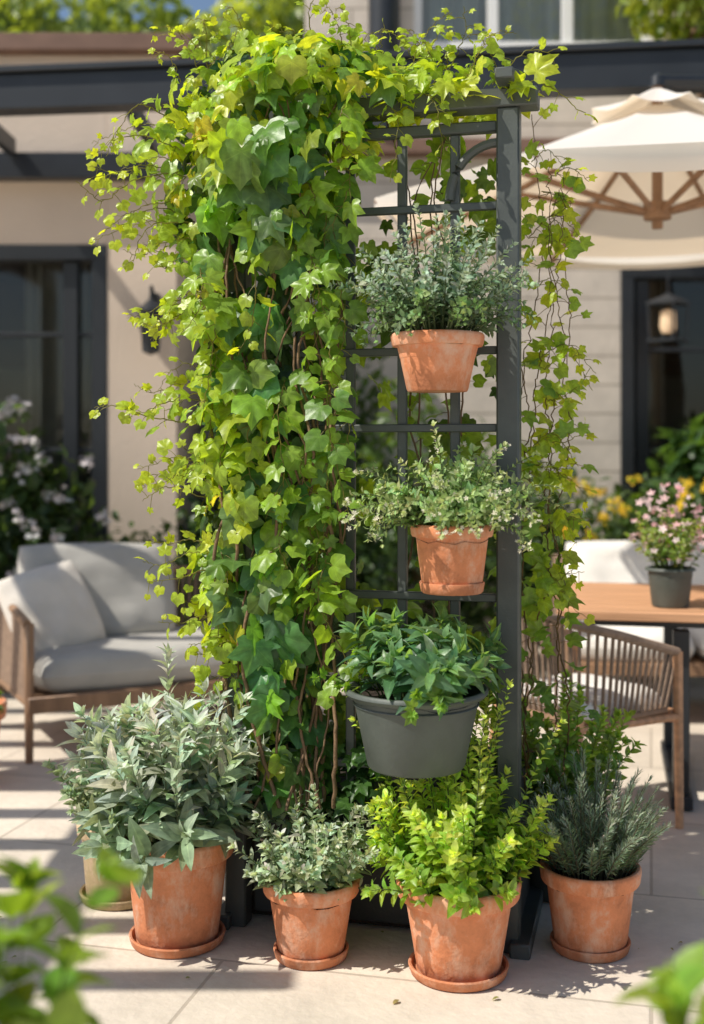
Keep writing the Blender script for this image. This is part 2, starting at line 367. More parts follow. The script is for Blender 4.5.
def room(x0,x1,y0,y1,z,name):
    r=MB(); r.addm([(x0,y0,.01),(x1,y0,.01),(x1,y1,.01),(x0,y1,.01),(x0,y0,z),(x1,y0,z),(x1,y1,z),(x0,y1,z)],[[0,1,2,3],[7,6,5,4],[3,2,6,7],[0,3,7,4],[1,5,6,2]],M_INT)
    for xa in(x0+.1,x1-.75):
        n=40;vs=[];fs=[]
        for i in range(n+1):
            x=xa+.5*i/n; yy=y0+.25+.05*math.sin(i*1.3)
            vs+=[(x,yy,.05),(x,yy,z-.1)]
        for i in range(n): fs.append([2*i,2*i+2,2*i+3,2*i+1])
        r.addm(vs,fs,M_CURT,True)
    r.box(((x0+x1)/2+.2,y1-.4,.4),(.9,.5,.8),M_WOODD); r.lathe([(.02,.8),(.02,1.1),(.16,1.1),(.11,1.35)],M_CURT,((x0+x1)/2+.2,y1-.4,0),20)
    r.box(((x0+x1)/2-.1,y1-.05,1.7),(.7,.03,.6),M_CURT)
    return r.obj(name)
rm=room(-3.4,-1.35,YL+.26,YL+2.4,2.7,'interior')
group('stucco_house_wing',[walls,roof,d1,rm])

YR=8.3
h=MB()
wall_open(h,-1.04,5.5,YR,3.4,1.86,3.6,2.63,M_SIDING)
h.box((.05,YR+.12,5.0),(.75,.25,3.19),M_SIDING); h.box((3.9,YR+.12,5.0),(3.6,.25,3.19),M_SIDING); h.box((1.26,YR+.12,3.75),(1.66,.246,.69),M_SIDING)
h.box((2.6,YR+.02,3.42),(5.9,.34,.1),M_COPING)
w2=h.obj('walls')
d2=door(1.86,3.6,YR+.06,2.63,(2.02,2.75),(1.35,2.05),'glass_door')
rm2=room(1.7,3.7,YR+.26,YR+2.4,2.75,'interior')
wn=MB()
for x in(.45,.98,1.5,2.06): wn.box((x,YR+.08,5.1),(.07,.1,2.0),M_FRAMEW)
wn.box((1.26,YR+.081,4.14),(1.66,.14,.08),M_FRAMEW); wn.box((1.26,YR+.085,4.9),(1.6,.05,.04),M_FRAMEW)
wn.addm([(.45,YR+.1,4.1),(2.06,YR+.1,4.1),(2.06,YR+.1,6.1),(.45,YR+.1,6.1)],[[0,1,2,3]],M_GLASS)
n=60;vs=[];fs=[]
for i in range(n+1):
    x=.45+1.61*i/n; yy=YR+.2+.03*math.sin(i*1.1); vs+=[(x,yy,4.1),(x,yy,6.1)]
for i in range(n): fs.append([2*i,2*i+2,2*i+3,2*i+1])
wn.addm(vs,fs,M_FRAMEW,True)
wno=wn.obj('upper_window')
dp=MB(); dp.tube([(.22,YR-.07,3.5),(.22,YR-.07,6.5)],.11,M_BLACK,n=14); dp.box((.22,YR-.05,4.05),(.3,.1,.05),M_BLACK); dpo=dp.obj('downpipe')
group('stone_house',[w2,d2,rm2,wno,dpo])

# pergola
p=MB()
a0=Vector((-4.6,6.35,3.125)); a1=Vector((4.6,5.28,3.125)); dd=a1-a0; ang=math.atan2(dd.y,dd.x)
p.box((a0+a1)/2,(dd.length,.14,.17),M_BLACK,ang)
p.box(((a0+a1)/2+Vector((0,-.0,.105))),(dd.length+.1,.2,.03),M_BLACK,ang)
p.box((-4.0,7.13,3.03),(5.6,.12,.15),M_BLACK)
for x in(-4.4,-3.2,-2.0,-1.15): p.box((x,6.66,3.13),(.05,.80,.10),M_BLACK)
p.box((-4.6,4.0,3.12),(.14,4.5,.18),M_BLACK); p.box((-3.2,4.0,3.12),(.1,4.4,.16),M_BLACK)
for i in range(12):
    p.box((-3.7,2.0+i*.35,3.24),(2.3,.11,.04),M_BLACK)
for x,y in((-4.6,6.3),(4.5,5.32),(-4.6,1.85),(-3.2,1.9)): p.box((x,y,1.52),(.14,.14,3.03),M_BLACK)
p.obj('pergola')

l=MB(); l.box((-1.17,7.15,2.2),(.05,.1,.16),M_BLACK); l.tube([(-1.17,7.1,2.24),(-1.17,7.0,2.3),(-1.17,6.98,2.22)],.012,M_BLACK)
l.lathe([(.0,.12),(.02,.1),(.085,.04),(.085,.03),(.065,.03),(.05,-.2),(.0,-.22)],M_BLACK,(-1.17,6.98,2.12),12); l.obj('wall_lantern')
l=MB(); X,Y,Z=2.08,7.9,2.22
l.tube([(X,Y,Z+.16),(X,Y,3.02)],.006,M_BLACK); l.lathe([(.0,.17),(.03,.15),(.15,.10),(.15,.085),(0,.085)],M_BLACK,(X,Y,Z),4)
for k in range(4):
    a=math.pi/2*k; l.tube([(X+.13*math.cos(a),Y+.13*math.sin(a),Z+.09),(X+.12*math.cos(a),Y+.12*math.sin(a),Z-.14)],.008,M_BLACK,n=5)
l.lathe([(0,-.14),(.14,-.14),(.14,-.16),(0,-.16)],M_BLACK,(X,Y,Z),4); l.lathe([(0,.06),(.05,.04),(.055,-.06),(.04,-.1),(0,-.1)],M_LAMP,(X,Y,Z),12)
l.box((X,Y+.18,3.03),(.1,.5,.05),M_BLACK); l.obj('hanging_lantern')

# ---------------------------------------------------------------- trellis with planter
TL=Vector((.05,3.335,0)); TA=-math.atan2(.18,.74)
def ty(x): return 3.335-(x-.05)*.2432
t=MB()
for sx in(-.385,.385): t.box((sx,0,1.135),(.062,.062,2.27),M_METAL,b=.005)
t.box((0,0,2.295),(.93,.075,.05),M_METAL); t.box((0,.0,2.225),(.708,.03,.03),M_METAL)
t.box((.385,.05,2.335),(.05,.34,.03),M_METAL); t.box((-.385,.05,2.335),(.05,.34,.03),M_METAL)
t.lathe([(.0,.03),(.03,.02),(.034,0),(0,0)],M_METAL,(.385,-.02,2.35),4)
for k in range(4): t.box((.385-.147*(k+1),.005,1.31),(.026,.02,1.80),M_METAL,b=.003)
for z in(.48,.71,.95,1.19,1.41,1.62,1.80,2.01): t.box((0,-.008,z),(.708,.016,.022),M_METAL,b=.003)
arc=[(.36-.135*math.sin(u),-.012,2.03+.15*math.cos(u)) for u in [i*math.pi/2/10 for i in range(11)]]; t.tube(arc,.013,M_METAL)
arc=[(-.36+.135*math.sin(u),-.012,2.03+.15*math.cos(u)) for u in [i*math.pi/2/10 for i in range(11)]]; t.tube(arc,.013,M_METAL)
for sx in(-.385,.385): t.box((sx+.035*(1 if sx>0 else -1),.17,.02),(.055,.46,.04),M_METAL)
t1=t.obj('frame_and_lattice')
q=MB(); y0,y1=.035,.40
q.box((0,y0+.012,.225),(.70,.024,.40),M_PLANTER); q.box((0,y1,.225),(.80,.024,.40),M_PLANTER); q.box((-.40+.005,(y0+y1)/2+.02,.225),(.024,y1-y0-.07,.396),M_PLANTER); q.box((.395,(y0+y1)/2+.02,.225),(.024,y1-y0-.07,.396),M_PLANTER)
q.box((0,y0-.003,.415),(.70,.05,.03),M_PLANTER); q.box((0,y1+.003,.43),(.84,.05,.025),M_PLANTER)
q.box((0,(y0+y1)/2,.19),(.76,y1-y0-.03,.36),M_SOIL)
t2=q.obj('planter_box')
group('planter_trellis',[t1,t2],TL,TA)

# ---------------------------------------------------------------- ivy
F=Fol()
prof=np.array([(.42,-.26,-.12),(.55,-.29,-.12),(.79,-.34,-.14),(.93,-.38,-.16),(1.2,-.41,-.16),(1.5,-.44,-.16),(1.77,-.45,-.13),(2.05,-.50,-.06),(2.19,-.53,.03),(2.33,-.52,.10),(2.44,-.42,.04),(2.48,-.32,-.08)])
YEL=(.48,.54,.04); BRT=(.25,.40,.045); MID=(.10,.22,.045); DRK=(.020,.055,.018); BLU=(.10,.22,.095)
def ivyvol(n,smin,smax,inner=False,cut=-.12,big=False):
    P=[];D=[];Nn=[];S=[];C=[]
    while len(P)<n:
        z=R(.42,2.48); xl=np.interp(z,prof[:,0],prof[:,1]); xr=np.interp(z,prof[:,0],prof[:,2]); 
        if random.random()>(xr-xl)/.6+.1: continue
        u=R(-1,1) if not big else R(-.6,1.0); e_=.06*noise.noise(Vector((u*2,z*4.5,8.1)))
        x=(xl+xr)/2+u*((xr-xl)/2+e_*1.8); th=np.interp(z,[.4,.8,1.2,2.0,2.3,2.5],[.08,.12,.15,.19,.24,.10])
        sh=math.sqrt(max(0,1-u*u)); front=random.random()<(.9 if big else .7); rr=R(.1,.7) if inner else R(.5,1.15)
        lump=noise.noise(Vector((x*6,z*6,3.3))); 
        if noise.noise(Vector((x*9+9,z*7,1.3)))<cut and not inner: continue
        y=ty(x)-.01+(-1 if front else 1)*th*sh*rr*(1+.9*lump)
        nx=np.array((u*.9-.3,(-1 if front else 1)*(sh+.1),.6+max(0,(z-2.2)*3)))+rng.normal(0,.5,3)
        d=np.array((u*.25+R(-.6,.6),-.15+R(-.4,.4),-1.0+ (max(0,z-2.25)*3)))+rng.normal(0,.35,3)
        w=.24+.65*max(0,-u)**1.2+.6*max(0,(z-2.0)*1.6)+R(-.35,.4)  # yellower towards left and top: backlit glow put into the leaf colour
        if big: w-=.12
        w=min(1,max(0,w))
        if inner: c=mixc(DRK,MID,random.random()**1.3)  # deep leaves darker: shade inside the mass put into their colour
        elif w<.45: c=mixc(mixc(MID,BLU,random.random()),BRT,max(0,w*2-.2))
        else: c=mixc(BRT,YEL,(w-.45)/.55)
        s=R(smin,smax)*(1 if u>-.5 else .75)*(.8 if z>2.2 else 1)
        P.append((x,y,z));D.append(d);Nn.append(nx);S.append(s);C.append([k*R(.8,1.2) for k in c])
    h_=len(P)//2
    F.leaves(IVY,P[:h_],D[:h_],Nn[:h_],S[:h_],C[:h_]); F.leaves(IVYB,P[h_:],D[h_:],Nn[h_:],S[h_:],C[h_:])
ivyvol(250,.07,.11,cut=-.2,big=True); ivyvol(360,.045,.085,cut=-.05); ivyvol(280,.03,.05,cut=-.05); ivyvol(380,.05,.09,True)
P=[];D=[];Nn=[];S=[];C=[]
for i in range(420):
    x=R(-.52,.30) if random.random()<.8 else R(.2,.5); zt=np.interp(x,[-.6,-.3,0,.25,.5],[2.34,2.50,2.46,2.37,2.35]); zb=np.interp(x,[-.6,0,.15,.5],[2.2,2.14,2.27,2.30])
    if x>.12 and random.random()<.5: continue
    z=R(zb,zt); y=ty(x)+R(-.16,.16)
    P.append((x,y,z));D.append(np.array((R(-1,1),R(-1,.6),R(-.9,.5))));Nn.append(np.array((R(-.5,.5),-.6,.9))+rng.normal(0,.3,3));S.append(R(.025,.08));C.append(mixc(BRT,YEL,R(.1,1)))
F.leaves(IVY,P,D,Nn,S,C)
P=[];D=[];Nn=[];S=[];C=[]
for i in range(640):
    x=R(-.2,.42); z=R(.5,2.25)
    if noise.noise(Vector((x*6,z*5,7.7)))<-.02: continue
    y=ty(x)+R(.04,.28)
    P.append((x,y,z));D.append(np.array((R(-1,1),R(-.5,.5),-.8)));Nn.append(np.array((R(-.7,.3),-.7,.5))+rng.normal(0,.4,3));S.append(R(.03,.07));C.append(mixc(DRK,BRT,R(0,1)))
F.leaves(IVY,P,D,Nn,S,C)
P=[];D=[];Nn=[];S=[];C=[]
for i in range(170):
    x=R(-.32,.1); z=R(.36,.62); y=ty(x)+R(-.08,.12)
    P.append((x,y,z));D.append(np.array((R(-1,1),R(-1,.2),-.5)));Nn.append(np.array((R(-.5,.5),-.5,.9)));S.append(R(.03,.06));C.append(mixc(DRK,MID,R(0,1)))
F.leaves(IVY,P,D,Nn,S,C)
def vine(pts,r0,r1,leafs,s0,s1,c0,c1,col=(.14,.20,.04),mat=0,T=None,spread=.02,sub=10,jit=.002):
    pts=np.array(pts,float); m=len(pts)
    ex=np.vstack([2*pts[0]-pts[1],pts,2*pts[-1]-pts[-2]]); out=[]
    for i in range(m-1):
        p0,p1,p2,p3=ex[i:i+4]
        for k in range(sub):
            u=k/sub; out.append(.5*((2*p1)+(-p0+p2)*u+(2*p0-5*p1+4*p2-p3)*u*u+(-p0+3*p1-3*p2+p3)*u**3))
    out.append(pts[-1]); out=np.array(out); out[1:-1]+=rng.normal(0,jit,out[1:-1].shape); F.tube(out,r0,r1,col,mat,5)
    if leafs:
        P=[];D=[];Nn=[];S=[];C=[]
        for k in range(leafs):
            t=(k+R(.2,.8))/leafs; j=min(len(out)-2,int(t*(len(out)-1))); d=out[j+1]-out[j]; d/=np.linalg.norm(d)+1e-9
            side=1 if k%2 else -1; e=np.cross(d,(0,-1,.2)); e/=np.linalg.norm(e)+1e-9
            dirn=e*side+d*.5+np.array((0,-.1,-.35))+rng.normal(0,.35,3); pet=out[j]+dirn*spread*R(.5,1.5)
            F.tube([out[j],(out[j]+pet)/2+np.array((0,0,.003)),pet],.0012,.0008,col,0,3)
            P.append(pet);D.append(dirn);Nn.append(np.array((-.3,-.6,.6))+rng.normal(0,.45,3));S.append((s0+(s1-s0)*t)*R(.65,1.25));C.append(mixc(c0,c1,t*R(.6,1)))
        F.leaves(T or (IVY if random.random()<.5 else IVYB),P,D,Nn,S,C)
for i in range(18):
    x=R(-.32,-.04); pts=[]
    for k in range(9):
        z=.38+k*.24; xx=x+R(-.06,.06)-.04*k/8+ (.03*math.sin(k*1.3+i)); pts.append((xx,ty(xx)-.05+R(-.10,.04)-.02,z))
    vine(pts,R(.003,.008),.0025,0,0,0,0,0,(.14,.08,.045),1)
for i in range(4):
    x=R(-.05,.3); pts=[(x+R(-.07,.07),ty(x)+.05+R(-.02,.04),.4+k*.27) for k in range(8)]; vine(pts,.004,.002,22,.05,.04,MID,BRT,(.14,.08,.045),1)
for i in range(34):
    z=R(.65,2.42); xl=np.interp(z,prof[:,0],prof[:,1])+.05; y=ty(xl)+R(-.14,.06); L=R(.10,.24)*(1.25 if z>1.9 else 1); up=R(-.5,.7)
    pts=[(xl,y,z),(xl-L*.45,y-.02,z+L*.45*up+.01),(xl-L*.8,y-.03+R(-.03,.03),z+L*.6*up-.02),(xl-L*1.05,y-.04,z+L*.6*up-R(-.01,.08))]
    vine(pts,.0018,.0008,int(5+L*17),R(.04,.07),.02,BRT,YEL,(.22,.22,.05),spread=.018)
for i in range(26):
    z=R(1.0,2.3); x=R(-.42,-.05) if z<2.1 else R(-.4,.15); y=ty(x)-R(.10,.22); L=R(.15,.40)
    pts=[(x,y,z),(x+R(-.03,.03),y-.04,z-L*.3),(x+R(-.05,.05),y-.04,z-L*.7),(x+R(-.06,.06),y-.03,z-L)]
    vine(pts,.0018,.0009,int(5+L*22),R(.05,.085),.03,BRT if random.random()<.5 else MID,YEL if x<-.2 else BRT,(.22,.20,.05),spread=.02)
for i in range(30):
    x=R(-.5,.45); z=np.interp(x,[-.6,-.3,0,.25,.5],[2.32,2.46,2.44,2.36,2.34]); y=ty(x)+R(-.12,.08); L=R(.06,.17); sx=R(-.8,.8)
    pts=[(x,y,z),(x+sx*L*.3,y-.01,z+L*.5),(x+sx*L*.8,y-.03,z+L*.85),(x+sx*L*1.3,y-.04,z+L*R(.5,1))]
    vine(pts,.0016,.0007,int(5+L*30),.035,.014,BRT,YEL,(.25,.24,.05),spread=.014)
Y_=3.32
for pts,n in ([[(-.48,Y_,2.12),(-.60,Y_-.03,2.09),(-.68,Y_-.05,2.03),(-.75,Y_-.06,2.08)],12],
              [[(-.45,Y_,1.98),(-.56,Y_-.03,1.96),(-.60,Y_-.04,1.86)],8],
              [[(-.42,Y_-.02,1.42),(-.55,Y_-.05,1.44),(-.64,Y_-.05,1.47),(-.70,Y_-.06,1.465)],11],
              [[(-.40,Y_-.02,1.22),(-.50,Y_-.05,1.25),(-.57,Y_-.05,1.21)],8],
              [[(-.38,Y_-.02,1.03),(-.48,Y_-.05,1.00),(-.56,Y_-.05,.99)],9],
              [[(-.48,Y_,2.25),(-.58,Y_-.02,2.30),(-.64,Y_-.05,2.22),(-.67,Y_-.05,2.15)],10],
              [[(-.10,Y_,2.45),(-.12,Y_-.03,2.55),(-.08,Y_-.05,2.60)],8],
              [[(.24,3.28,2.34),(.30,3.25,2.46),(.30,3.22,2.54)],8],
              [[(.38,3.25,2.34),(.47,3.22,2.42),(.55,3.2,2.40)],8],
              [[(.42,3.25,2.34),(.52,3.22,2.33),(.60,3.2,2.26),(.64,3.2,2.24)],8],
              [[(.10,3.24,2.30),(.12,3.16,2.2),(.10,3.14,2.05)],9],
              [[(.18,3.24,2.32),(.22,3.16,2.26),(.24,3.14,2.12)],8]):
    vine(pts,.002,.0009,n,.036,.018,BRT,YEL,(.22,.22,.04))
for i in range(6):
    x=.48+i*.020; pts=[]
    for k in range(12):
        x+=R(-.045,.045); x=min(.61,max(.45,x)); pts.append((x,3.42+R(-.08,.05),.40+k*.172*(1-.03*i)+R(-.03,.03)))
    vine(pts,.0028,.0012,24,.052,.036,MID,BRT if i%2 else YEL,(.17,.12,.05),0,spread=.030,jit=.003)
for i in range(20):
    z=R(.7,2.2); L=R(.07,.15); x=R(.49,.56)
    vine([(x,3.40,z),(x+L*.5,3.38,z+R(-.02,.06)),(x+L,3.36,z+R(-.08,.05))],.0016,.0008,int(4+L*30),.045,.02,BRT,YEL,(.2,.2,.04))
F.obj('climbing_ivy',[M_LEAF,M_BARK])

# ---------------------------------------------------------------- pots
def potprof(rt,rb,h_,lip=.18):
    lh=h_*lip; a=rb+(rt*.9-rb)*(1-lip); w=.012
    return [(0,0.002),(rb*.96,.002),(rb,.008),(a,h_-lh),(rt*.955,h_-lh+.001),(rt*.975,h_-lh+.006),(rt,h_-.010),(rt-.001,h_-.004),(rt-.005,h_),(rt-w,h_),(rt-w-.004,h_-.006),(rt*.86,h_-lh),(rt*.8,h_-lh-.03)]
def make_pot(x,y,z,rt,rb,h_,mat=M_TERRA,saucer=None,lip=.2):
    m=MB(); s0=.014 if saucer else 0
    m.lathe([(r,zz+s0) for r,zz in potprof(rt,rb,h_,lip)],mat,n=56,wob=.006)
    o=m.obj('pot'); parts=[o]
    if saucer:
        m=MB(); m.lathe([(0,.001),(saucer*.9,.001),(saucer*.95,.006),(saucer,.026),(saucer-.002,.030),(saucer-.008,.028),(saucer*.9,.012),(0,.0125)],mat,n=56); parts.append(m.obj('saucer'))
    m=MB(); rs=rt*.88; n=24; vs=[(0,0,h_-.03)];fs=[]
    for j in range(1,5):
        for k in range(n):
            a=2*math.pi*k/n; vs.append((rs*j/4*math.cos(a),rs*j/4*math.sin(a),h_-.035+R(0,.012)))
    for k in range(n): fs.append([0,1+k,1+(k+1)%n])
    for j in range(3):
        for k in range(n): fs.append([1+j*n+k,1+(j+1)*n+k,1+(j+1)*n+(k+1)%n,1+j*n+(k+1)%n])
    m.addm(vs,fs,M_SOIL); parts.append(m.obj('soil'))
    return parts
def potted(name,loc,pot,fol,mat=M_LEAF,extra=[],rz=0):
    o=fol.obj('foliage',[mat,M_BARK]); group(name,pot+[o]+extra,loc,rz)
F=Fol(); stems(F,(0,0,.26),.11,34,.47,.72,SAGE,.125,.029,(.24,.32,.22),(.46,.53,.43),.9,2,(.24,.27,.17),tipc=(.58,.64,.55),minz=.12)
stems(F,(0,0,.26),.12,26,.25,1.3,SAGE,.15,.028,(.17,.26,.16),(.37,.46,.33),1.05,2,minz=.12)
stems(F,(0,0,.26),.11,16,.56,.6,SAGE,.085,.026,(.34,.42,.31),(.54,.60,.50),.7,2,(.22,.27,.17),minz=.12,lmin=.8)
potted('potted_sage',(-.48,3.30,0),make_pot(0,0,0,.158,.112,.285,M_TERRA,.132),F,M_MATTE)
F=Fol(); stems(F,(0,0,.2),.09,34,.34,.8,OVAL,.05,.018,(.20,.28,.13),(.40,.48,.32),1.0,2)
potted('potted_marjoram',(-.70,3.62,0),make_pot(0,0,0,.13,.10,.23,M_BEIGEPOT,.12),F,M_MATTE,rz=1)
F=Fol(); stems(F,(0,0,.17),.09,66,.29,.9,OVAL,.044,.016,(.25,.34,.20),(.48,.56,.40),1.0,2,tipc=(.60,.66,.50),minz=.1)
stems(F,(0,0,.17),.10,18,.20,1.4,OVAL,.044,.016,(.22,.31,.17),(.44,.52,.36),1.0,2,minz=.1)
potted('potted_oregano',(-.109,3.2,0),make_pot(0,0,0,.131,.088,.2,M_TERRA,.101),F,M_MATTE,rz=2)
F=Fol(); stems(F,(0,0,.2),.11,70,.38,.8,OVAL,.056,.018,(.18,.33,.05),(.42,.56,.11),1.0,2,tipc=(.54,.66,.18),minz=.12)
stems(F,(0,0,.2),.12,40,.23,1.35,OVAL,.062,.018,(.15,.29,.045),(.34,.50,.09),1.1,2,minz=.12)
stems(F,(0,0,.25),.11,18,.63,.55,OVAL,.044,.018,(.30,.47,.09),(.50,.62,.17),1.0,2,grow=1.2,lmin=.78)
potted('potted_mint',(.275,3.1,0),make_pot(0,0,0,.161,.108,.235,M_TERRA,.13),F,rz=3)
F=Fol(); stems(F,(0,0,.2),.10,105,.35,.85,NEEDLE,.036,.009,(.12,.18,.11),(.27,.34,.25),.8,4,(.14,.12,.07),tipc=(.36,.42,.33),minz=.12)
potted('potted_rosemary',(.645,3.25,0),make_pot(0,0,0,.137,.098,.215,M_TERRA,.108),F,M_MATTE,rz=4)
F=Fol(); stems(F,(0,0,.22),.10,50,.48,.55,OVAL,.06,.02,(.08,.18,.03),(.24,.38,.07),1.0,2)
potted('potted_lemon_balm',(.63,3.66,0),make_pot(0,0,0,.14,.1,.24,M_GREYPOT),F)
def ring(rt,z,dy):
    m=MB(); m.tube([((rt)*math.cos(a),(rt)*math.sin(a),z) for a in [i*2*math.pi/40 for i in range(41)]],.003,M_METAL,n=6,cap=False)
    m.box((0,rt+dy/2-.002,z),(.03,dy,.008),M_METAL,b=.002); m.box((0,rt+dy-.004,z-.03),(.03,.006,.12),M_METAL,b=.002); return [m.obj('wall_bracket')]
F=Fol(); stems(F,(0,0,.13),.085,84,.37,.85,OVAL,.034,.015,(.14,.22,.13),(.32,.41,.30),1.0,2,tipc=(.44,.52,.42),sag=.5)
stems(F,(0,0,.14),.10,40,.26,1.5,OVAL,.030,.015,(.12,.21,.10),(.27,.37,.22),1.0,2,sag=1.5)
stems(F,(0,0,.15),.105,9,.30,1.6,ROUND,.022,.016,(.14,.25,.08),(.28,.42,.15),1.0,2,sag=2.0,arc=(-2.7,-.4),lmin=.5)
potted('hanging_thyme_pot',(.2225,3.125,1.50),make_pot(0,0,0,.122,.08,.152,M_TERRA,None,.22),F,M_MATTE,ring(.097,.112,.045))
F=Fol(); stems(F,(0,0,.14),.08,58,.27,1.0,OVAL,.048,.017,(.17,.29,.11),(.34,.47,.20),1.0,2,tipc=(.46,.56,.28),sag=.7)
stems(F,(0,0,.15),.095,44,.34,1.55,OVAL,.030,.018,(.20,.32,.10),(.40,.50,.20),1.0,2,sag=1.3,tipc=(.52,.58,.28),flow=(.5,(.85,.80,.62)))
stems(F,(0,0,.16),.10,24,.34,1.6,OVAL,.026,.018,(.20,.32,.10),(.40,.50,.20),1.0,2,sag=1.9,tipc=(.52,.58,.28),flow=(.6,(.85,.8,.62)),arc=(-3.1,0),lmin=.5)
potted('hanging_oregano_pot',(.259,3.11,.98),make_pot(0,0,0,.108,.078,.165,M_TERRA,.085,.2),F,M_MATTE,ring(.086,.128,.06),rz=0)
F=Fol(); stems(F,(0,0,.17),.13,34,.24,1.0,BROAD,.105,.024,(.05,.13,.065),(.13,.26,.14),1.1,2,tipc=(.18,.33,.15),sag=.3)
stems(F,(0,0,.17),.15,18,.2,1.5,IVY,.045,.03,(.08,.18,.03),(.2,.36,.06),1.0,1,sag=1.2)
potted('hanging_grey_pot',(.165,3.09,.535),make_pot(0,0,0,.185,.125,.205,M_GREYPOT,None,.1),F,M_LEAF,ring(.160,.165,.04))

# ---------------------------------------------------------------- sofa
def cords(m,top,bot,n,r=.0055,mat=M_ROPE):
    def at(path,t):
        k=t*(len(path)-1); i=min(int(k),len(path)-2); return Vector(path[i]).lerp(Vector(path[i+1]),k-i)
    for i in range(n): m.tube([at(bot,i/(n-1)),at(top,i/(n-1))],r,mat,n=5,cap=False)
W,Dp=1.34,.8
m=MB()
def upath(w,d,z0,z1,r=.14,n=8):
    pts=[(-w/2,-d/2,z0)]
    for i in range(n+1):
        a=math.pi-math.pi/2*i/n; pts.append((-w/2+r+r*math.cos(a),d/2-r+r*math.sin(a),z0+(z1-z0)*(.6+.4*i/n)))
    for i in range(n+1):
        a=math.pi/2-math.pi/2*i/n; pts.append((w/2-r+r*math.cos(a),d/2-r+r*math.sin(a),z0+(z1-z0)*(1-.4*i/n)))
    pts.append((w/2,-d/2,z0)); return pts
def resample(p,n):
    p=[Vector(q) for q in p]; L=[0]
    for a,b_ in zip(p,p[1:]): L.append(L[-1]+(b_-a).length)
    out=[];j=0
    for i in range(n):
        s_=L[-1]*i/(n-1)
        while j<len(p)-2 and L[j+1]<s_: j+=1
        out.append(p[j].lerp(p[j+1],(s_-L[j])/(L[j+1]-L[j]+1e-9)))
    return out
top=resample(upath(W,Dp,.60,.72),60); bot=resample(upath(W-.02,Dp-.02,.25,.25),60)
m.tube(top,.02,M_WOODD); m.tube(bot,.016,M_WOODD); cords(m,top,bot,80,.010)
m.box((0,-Dp/2,.25),(W,.05,.07),M_WOODD); m.box((0,0,.24),(W-.06,Dp-.06,.04),M_WOODD)
for sx in(-1,1):
    for sy in(-1,1): m.tube([(sx*(W/2-.01),sy*(Dp/2-.01),0),(sx*(W/2-.01),sy*(Dp/2-.02),.3 if sy>0 else .6)],.018,M_WOODD,.024)
fr_=m.obj('frame')
m=MB(); m.pillow((0,-.03,.36),(W-.08,Dp-.06,.19),M_CUSH,p=14)
s1=m.obj('seat_cushion')
m=MB(); m.pillow((-.20,.20,.65),(.78,.50,.2),M_CUSH,Matrix.Rotation(math.radians(68),4,'X')@Matrix.Rotation(math.radians(-2),4,'Z'),p=6)
s2=m.obj('back_cushion')
m=MB(); m.pillow((-.48,-.02,.60),(.44,.44,.16),M_PILLOW,Matrix.Rotation(math.radians(14),4,'Z')@Matrix.Rotation(math.radians(62),4,'X')@Matrix.Rotation(math.radians(12),4,'Z'),p=3)
s3=m.obj('throw_pillow')
group('outdoor_sofa',[fr_,s1,s2,s3],(-.98,5.82,0),math.radians(27))

# ---------------------------------------------------------------- dining chair
def chair(name,loc,rz):
    w,d=.50,.48; m=MB()
    top=resample(upath(w,d,.63,.78,.16),40); bot=resample(upath(w-.06,d-.06,.42,.42,.14),40)
    m.tube(top,.016,M_ROPE); m.tube(bot,.014,M_WOODD); cords(m,top,bot,44,.0065)
    for sx in(-1,1):
        m.tube([(sx*(w/2+.0),-d/2-.01,0),(sx*(w/2),-d/2,.63)],.015,M_WOOD,.018)
        m.tube([(sx*(w/2-.03),d/2+.02,0),(sx*(w/2-.05),d/2-.03,.44)],.014,M_WOOD,.018)
        m.tube([(sx*(w/2),-d/2,.40),(sx*(w/2-.05),d/2-.04,.40)],.014,M_WOOD)
    m.box((0,-d/2,.40),(w-.03,.03,.045),M_WOOD); m.box((0,0,.40),(w-.08,d-.06,.025),M_WOOD)
    a=m.obj('frame'); m=MB(); m.pillow((0,-.01,.455),(w-.07,d-.05,.10),M_WHITEC,p=9); b_=m.obj('seat_cushion')
    group(name,[a,b_],loc,rz)
chair('rope_dining_chair',(.82,4.34,0),math.radians(126))
m=MB(); n=7; Lt,Wt=2.2,1.0
for i in range(n): m.box((0,-Wt/2+Wt/n*(i+.5),.73),(Lt,Wt/n-.006,.035),M_WOOD)
m.box((0,0,.695),(Lt-.2,Wt-.2,.03),M_BLACK)
for sx in(-1,1):
    for sy in(-1,1): m.box((sx*(Lt/2-.46),sy*(Wt/2-.12),.36),(.06,.06,.62),M_BLACK)
    m.box((sx*(Lt/2-.46),0,.03),(.08,Wt-.1,.05),M_BLACK)
tb_=m.obj('table_body'); group('dining_table',[tb_],(1.95,4.78,0),math.radians(-12))
m=MB(); W2=1.9
m.box((0,0,.28),(W2,.7,.06),M_WOODD)
for sx in(-1,1):
    for sy in(-1,1): m.box((sx*(W2/2-.05),sy*.3,.14),(.06,.06,.27),M_WOODD)
    m.box((sx*(W2/2-.03),0,.55),(.05,.7,.05),M_WOODD)
m.box((0,.33,.55),(W2,.04,.46),M_ROPE); a=m.obj('frame')
m=MB()
for k in(-1,0,1):
    m.pillow((k*.61,-.03,.38),(.6,.62,.16),M_WHITEC,p=10); m.pillow((k*.61,.2,.66),(.58,.42,.18),M_WHITEC,Matrix.Rotation(math.radians(72),4,'X'),p=6)
b_=m.obj('cushions'); group('outdoor_bench',[a,b_],(2.02,6.15,0),math.radians(-4))

